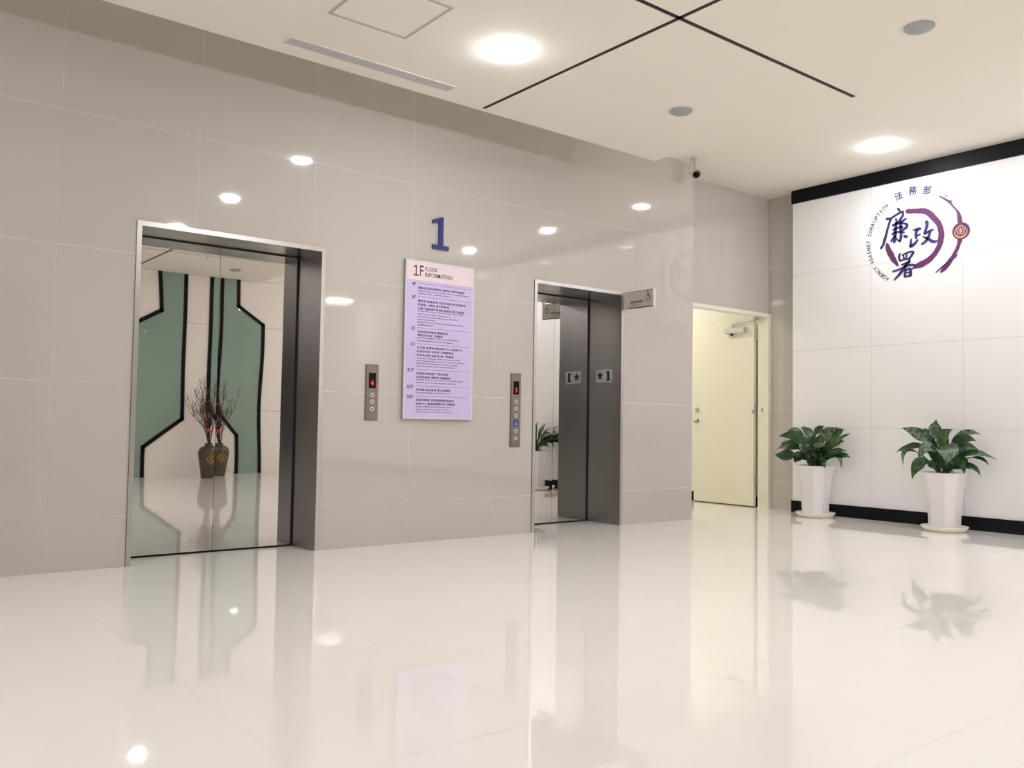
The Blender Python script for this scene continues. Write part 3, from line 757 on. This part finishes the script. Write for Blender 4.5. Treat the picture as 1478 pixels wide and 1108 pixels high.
along([(.014, .0442), (.014, .050), (.009, .051)]).build('lens', M_DISP, bd, smooth=True)
vs = MB(); e_ = dirv.cross(Vector((0, 0, 1))).normalized(); g_ = e_.cross(dirv)
for h in (-.02, .062):
    for k in range(9):
        A = math.radians(10+k*20)
        for r in (.045, .049): vs.v.append(tuple(cpos+dirv*h+(e_*math.cos(A)+g_*math.sin(A))*r))
for k in range(8):
    a = 2*k; b = 18+2*k
    vs.f += [(a, a+2, b+2, b), (a+1, b+1, b+3, a+3), (a, a+1, a+3, a+2), (b, b+2, b+3, b+1)]
vs.f += [(0, 18, 19, 1), (16, 17, 35, 34)]
vs.build('sun_visor', M_CAMW, sc_)
MB().tube(catmull([(6.50, -.125, H2), (6.505, -.11, 3.44), (6.478, -.10, 3.39), (6.475, -.10, 3.35), (6.51, -.12, 3.325)], 5), .0035, 6).build('cable', M_VENTD, sc_)

# ------------------------------------------------------------------ potted plants
def leaf_mesh(mb, path, wd, nrm, fold=.25):
    """path: 3 control points; lance shaped blade with a folded midrib"""
    P0, P1, P2 = path; N = 9
    prof = [0.10, .48, .80, .97, 1.0, .92, .74, .46, .20, .0]
    o = len(mb.v)
    for i in range(N+1):
        t = i/N; p = P0*(1-t)**2 + P1*2*t*(1-t) + P2*t*t
        tg = ((P1-P0)*(1-t)+(P2-P1)*t).normalized()
        s = tg.cross(nrm)
        s = s.normalized() if s.length > 1e-4 else Vector((1, 0, 0))
        up_ = s.cross(tg).normalized(); w_ = wd/2*prof[i]
        wob = math.sin(i*1.9)*.06*wd*.5
        mb.v += [tuple(p + s*w_ + up_*(fold*w_+wob)), tuple(p), tuple(p - s*w_ + up_*(fold*w_-wob))]
    for i in range(N):
        a = o+3*i; mb.f += [(a, a+1, a+4, a+3), (a+1, a+2, a+5, a+4)]
def potted_plant(cx, cy, label, leaves, seed, sat):
    rnd = random.Random(seed)
    root = thing('potted_plant', label, 'plant', (cx, cy, 0), 'white pots along the white wall')
    MB().lathe([(0, 0), (.158, 0), (.168, .004), (.186, .030), (.196, .040), (.197, .047), (.190, .048), (.180, .040), (.165, .012), (0, .010)], (cx, cy, 0), 48).build('saucer', M_SAUCER, root, smooth=True)
    # pot: square with wide chamfers, flaring to the rim
    prof = [(.116, .0105), (.118, .06), (.122, .16), (.128, .26), (.138, .36), (.152, .45), (.166, .505), (.174, .524), (.167, .524), (.160, .505), (.155, .485)]
    mb = MB(); n = 8
    for h, z in prof:
        c = h*.50
        for (a, b) in ((h, -c), (h, c), (c, h), (-c, h), (-h, c), (-h, -c), (-c, -h), (c, -h)):
            mb.v.append((cx+a, cy+b, z))
    for i in range(len(prof)-1):
        for k in range(n):
            k2 = (k+1) % n; mb.f.append((i*n+k, i*n+k2, (i+1)*n+k2, (i+1)*n+k))
    mb.f.append(tuple(reversed(range(n))))
    o = mb.build('pot', M_POT, root)
    so = MB(); h = .1555; c = h*.5
    so.prism([Vector((cx+a, cy+b, .470)) for a, b in ((h, -c), (h, c), (c, h), (-c, h), (-h, c), (-h, -c), (-c, -h), (c, -h))], (0, 0, .018)); so.build('soil', M_SOIL, root)
    view = (CAM-Vector((cx, cy, .7))).normalized()
    for (p0, p1, p2, wd, mi) in leaves:
        b0 = Vector((cx+rnd.uniform(-.05, .05), cy+rnd.uniform(-.05, .05), .487))
        nr = (view*1.0 + Vector((rnd.uniform(-.35, .35), rnd.uniform(-.35, .35), .45+rnd.uniform(-.2, .3)))).normalized()
        tg = (p2-p0).normalized()
        for p in (p0, p1, p2):
            if p.x > 8.225: p.x = 8.225
        mb = MB(); leaf_mesh(mb, (p0, p1, p2), wd, nr)
        lf = mb.build('leaf', LEAFS[mi], root, smooth=True, local=p0)
        st_ = MB().tube(catmull([tuple(b0), tuple(b0*.45+p0*.55+Vector((0, 0, .03))), tuple(p0), tuple(p0*.7+p1*.3)], 3), [.0075]*3+[.006]*3+[.0045]*3+[.003], 6)
        st_.build('leaf_stalk', M_STALK, lf)
    return root
def traced(ox, oy, sc, cx, cy, data, seed):
    rnd = random.Random(seed); out = []
    for it in data:
        (a, b, c, wd, dt) = it[:5]; mi = it[5] if len(it) > 5 else rnd.choice((0, 1, 0))
        P = []
        for q, dd in zip((a, b, c), (dt*.25, dt*.7, dt)):
            # the leaf hangs in an upright plane through the pot, dt metres towards (-) or away from the wall
            P.append(onX(ox+q[0]/sc, oy+q[1]/sc, cx+dd))
        mid = P[1]*2 - (P[0]+P[2])*.5
        dep = (P[0]-CAM).dot(_f)
        out.append((P[0], mid, P[2], wd/sc*dep/FPX*1.34, mi))
    return out
C1 = (8.000, -.505); C2 = (7.945, -1.842); C3 = (7.98, -3.02)
D1 = [((350,270),(230,235),(110,245),60,-.10,0), ((340,240),(260,190),(190,203),44,.10,0), ((400,270),(372,200),(306,160),62,.05,1), ((430,240),(480,180),(522,153),54,.08,0),
 ((470,275),(560,215),(640,160),84,.0,2), ((590,250),(650,205),(702,185),54,.08,1), ((510,370),(600,300),(718,238),74,-.12,1), ((650,262),(700,240),(758,213),22,.1,0),
 ((520,430),(620,388),(722,372),80,-.05,0), ((600,425),(690,412),(757,437),44,.05,0), ((610,425),(660,440),(672,532),28,-.08,2), ((470,470),(515,485),(522,532),44,-.14,1),
 ((300,355),(215,325),(98,357),84,-.05,0), ((270,400),(170,415),(78,403),86,-.12,0), ((390,410),(345,350),(293,338),74,-.16,2), ((390,315),(290,275),(212,262),58,-.10,0),
 ((330,410),(280,440),(258,482),56,-.1,0), ((440,270),(441,210),(440,160),16,.05,1), ((352,240),(350,190),(346,138),16,.05,1), ((430,300),(480,325),(535,330),64,-.14,0),
 ((540,340),(630,300),(702,287),56,.0,0), ((270,340),(190,312),(132,304),54,.05,1), ((410,350),(385,290),(345,245),60,-.05,0), ((480,400),(440,420),(400,474),60,-.12,0),
 ((460,330),(500,260),(560,225),60,.06,0), ((430,400),(480,430),(490,470),50,-.1,0), ((390,330),(420,270),(400,215),60,.08,0), ((560,400),(620,400),(660,395),50,.06,0)]
D2 = [((375,300),(260,205),(118,160),74,-.02,2), ((418,250),(408,165),(416,88),80,.02,2), ((405,270),(350,210),(308,158),54,.05,0), ((440,305),(490,225),(553,170),90,-.10,1),
 ((345,325),(200,318),(72,367),60,.0,0), ((250,362),(150,358),(140,482),34,-.05,2), ((415,350),(330,330),(260,432),82,-.16,2), ((470,318),(515,360),(492,470),126,-.18,2),
 ((540,295),(650,255),(752,268),74,.0,0), ((560,245),(680,200),(795,217),46,.08,2), ((560,375),(660,320),(772,345),64,-.04,2), ((565,415),(730,370),(928,430),54,.02,1),
 ((700,410),(800,420),(860,480),24,.05,0), ((540,430),(620,450),(655,552),74,-.12,0), ((610,455),(730,490),(788,570),34,-.04,0), ((360,445),(265,470),(210,596),80,-.08,1),
 ((400,425),(385,470),(406,516),58,-.14,0), ((560,415),(640,430),(692,470),48,.05,0), ((530,440),(515,490),(562,528),56,-.1,0), ((320,425),(265,418),(218,432),30,.06,0),
 ((395,330),(330,270),(232,256),34,.08,0), ((470,420),(440,460),(450,520),70,-.06,0), ((450,320),(480,270),(520,215),70,.08,0), ((430,330),(390,300),(372,240),64,.06,0)]
def filler(cx, cy, n, seed):
    r = random.Random(seed); out = []
    for k in range(n):
        az = k*2.399+r.uniform(-.3, .3); el = r.uniform(.3, 1.2); Ln = r.uniform(.14, .20)
        d = Vector((math.cos(az)*math.cos(el), math.sin(az)*math.cos(el), math.sin(el)))
        p0 = Vector((cx, cy, .53)) + d*.09; out.append((p0, p0+d*Ln*.55+Vector((0, 0, .04)), p0+d*Ln-Vector((0, 0, .05)), r.uniform(.06, .085), 0))
    return out
potted_plant(*C1, 'dense dark green plant in a tall white pot nearest the recess door', traced(1105, 590, 6.156, *C1, D1, 11)+filler(*C1, 16, 41), 21, 0)
potted_plant(*C2, 'spreading grey-green plant in a tall white pot below the round logo', traced(1280, 590, 5.829, *C2, D2, 12)+filler(*C2, 6, 42), 22, 0)
rn = random.Random(9); L3 = []
for k in range(30):
    az = k*2.399+rn.uniform(-.2, .2); el = rn.uniform(.25, 1.4); Ln = rn.uniform(.24, .36)
    d = Vector((math.cos(az)*math.cos(el), math.sin(az)*math.cos(el), math.sin(el)))
    p0 = Vector((C3[0], C3[1], .56)) + d*.10; p2 = p0 + d*Ln - Vector((0, 0, .10*math.cos(el))); p1 = p0 + d*Ln*.55 + Vector((0, 0, .05))
    L3.append((p0, p1, p2, rn.uniform(.09, .13), rn.choice((0, 0, 1))))
potted_plant(*C3, 'bushy green plant in a tall white pot away from the logo', L3, 23, 0)

# ------------------------------------------------------------------ green glass panels and jar on the lobby wall opposite
def glass_panel(pts, label):
    root = thing('glass_panel', label, 'glass panel', (sum(p[0] for p in pts)/len(pts), YB, 0), 'green glass wall panels')
    MB().prism([Vector((x, YB, z)) for x, z in pts], (0, .006, 0)).build('glass', M_GLASS, root)
    fr = MB(); n = len(pts)
    for i in range(n):
        a, b = pts[i], pts[(i+1) % n]
        if (a[1] < .01 and b[1] < .01) or (a[1] > 3.1 and b[1] > 3.1): continue
        dx, dz = b[0]-a[0], b[1]-a[1]; l = math.hypot(dx, dz); ux, uz = dx/l*.026, dz/l*.026
        A0 = (a[0]-ux*(a[1] > .01 and a[1] < 3.1), a[1]-uz*(a[1] > .01 and a[1] < 3.1)); B0 = (b[0]+ux*(b[1] > .01 and b[1] < 3.1), b[1]+uz*(b[1] > .01 and b[1] < 3.1))
        q = MB(); stroke(q, [(A0[0], A0[1], .060), (B0[0], B0[1], .060)], lambda u, v: (u, YB+.0065, v), (0, .008, 0), cap=False)
        q.build('outline_bar', M_BLACK, root)
    return root
glass_panel([(4.075, H1), (4.115, 2.57), (3.50, 2.22), (3.48, 0), (3.905, 0), (3.905, .465), (4.475, .885), (4.475, H1)], 'frosted green wall glass with a broad shoulder, reflected at the elevator edge')
glass_panel([(4.885, H1), (4.88, 1.07), (5.19, .656), (5.19, 0), (5.575, 0), (5.575, 2.46), (5.16, 2.745), (5.15, H1)], 'frosted green wall glass standing behind the brown jar of branches')
JX, JY = 4.775, -7.27
jar = thing('ceramic_jar', 'brown glazed jar with a gold diamond standing by the opposite lobby wall', 'jar', (JX, JY, 0))
MB().lathe([(0, 0), (.094, 0), (.100, .02), (.112, .12), (.138, .27), (.152, .36), (.148, .41), (.124, .455), (.080, .478), (.060, .485), (.056, .500), (.064, .510), (.064, .520), (.054, .520), (.052, .49), (0, .47)], (JX, JY, 0), 40).build('jar_body', M_JAR, jar, smooth=True)
dm = MB(); jf = lambda u, v: (JX+u, JY+math.sqrt(max(.0001, .147**2-u*u))+.006-max(0, .05-v)*.10, .29+v)
for a, b in (((0, .085), (.065, 0)), ((.065, 0), (0, -.085)), ((0, -.085), (-.065, 0)), ((-.065, 0), (0, .085))):
    stroke(dm, [(a[0], a[1], .010), ((a[0]+b[0])/2, (a[1]+b[1])/2, .010), (b[0], b[1], .010)], jf, (0, .002, 0))
for seg in ([(-.02, .028, .009), (.02, .03, .009)], [(0, .04, .009), (0, .0, .009)], [(-.022, .005, .009), (.022, .005, .009)], [(-.015, -.012, .008), (.015, -.012, .008), (.015, -.04, .008), (-.015, -.04, .008), (-.015, -.012, .008)]):
    stroke(dm, seg, jf, (0, .002, 0))
dm.build('gold_diamond', M_JARG, jar)
rb = random.Random(31)
for k in range(22):
    lean = rb.uniform(-1, 1); ly = rb.uniform(-.6, .6); top = rb.uniform(1.0, 1.52)
    spread = .16 if k % 3 else .34
    b0 = Vector((JX+rb.uniform(-.02, .02), JY+rb.uniform(-.02, .02), .47)); b3 = Vector((JX-.03+lean*spread, JY+ly*.16, top))
    m1 = b0.lerp(b3, .35)+Vector((-lean*.05, 0, .02)); m2 = b0.lerp(b3, .7)+Vector((rb.uniform(-.03, .03), 0, 0))
    pth = catmull([tuple(b0), tuple(m1), tuple(m2), tuple(b3)], 4)
    br = thing('dried_branch', 'thin dried branch with small blossoms standing in the brown jar', 'branch', tuple(b0), 'dried branches in the brown jar')
    tw = MB().tube(pth, [.0075-.0055*i/(len(pth)-1) for i in range(len(pth))], 5)
    for q in range(9):
        i = rb.randrange(4, len(pth)-1); p = Vector(pth[i]); d = Vector((rb.uniform(-1, 1), rb.uniform(-.6, .6), rb.uniform(.5, 1.8))).normalized()*rb.uniform(.08, .22)
        tw.tube([tuple(p), tuple(p+d*.5+Vector((0, 0, .01))), tuple(p+d)], [.004, .003, .0015], 4)
    tw.build('twig', M_TWIG, br)
    for q in range(2):
        i = rb.randrange(4, len(pth)); p = Vector(pth[i]); r_ = rb.uniform(.008, .015)
        bl = MB(); bl.lathe([(0, -r_), (r_*.8, -r_*.5), (r_, .2*r_), (r_*.5, r_*.8), (0, r_*.6)], (p.x, p.y+.01, p.z), 7); bl.build('blossom', M_BLOS if rb.random() < .6 else M_BLOSO, br, smooth=True)
bl = MB(); bl.lathe([(0, -.03), (.026, -.02), (.034, .005), (.02, .03), (0, .026)], (JX-.045, JY+.06, .72), 10)
tag(bl.build('red_flower', M_BLOS, smooth=True), 'bright red flower just above the mouth of the brown jar', 'flower')
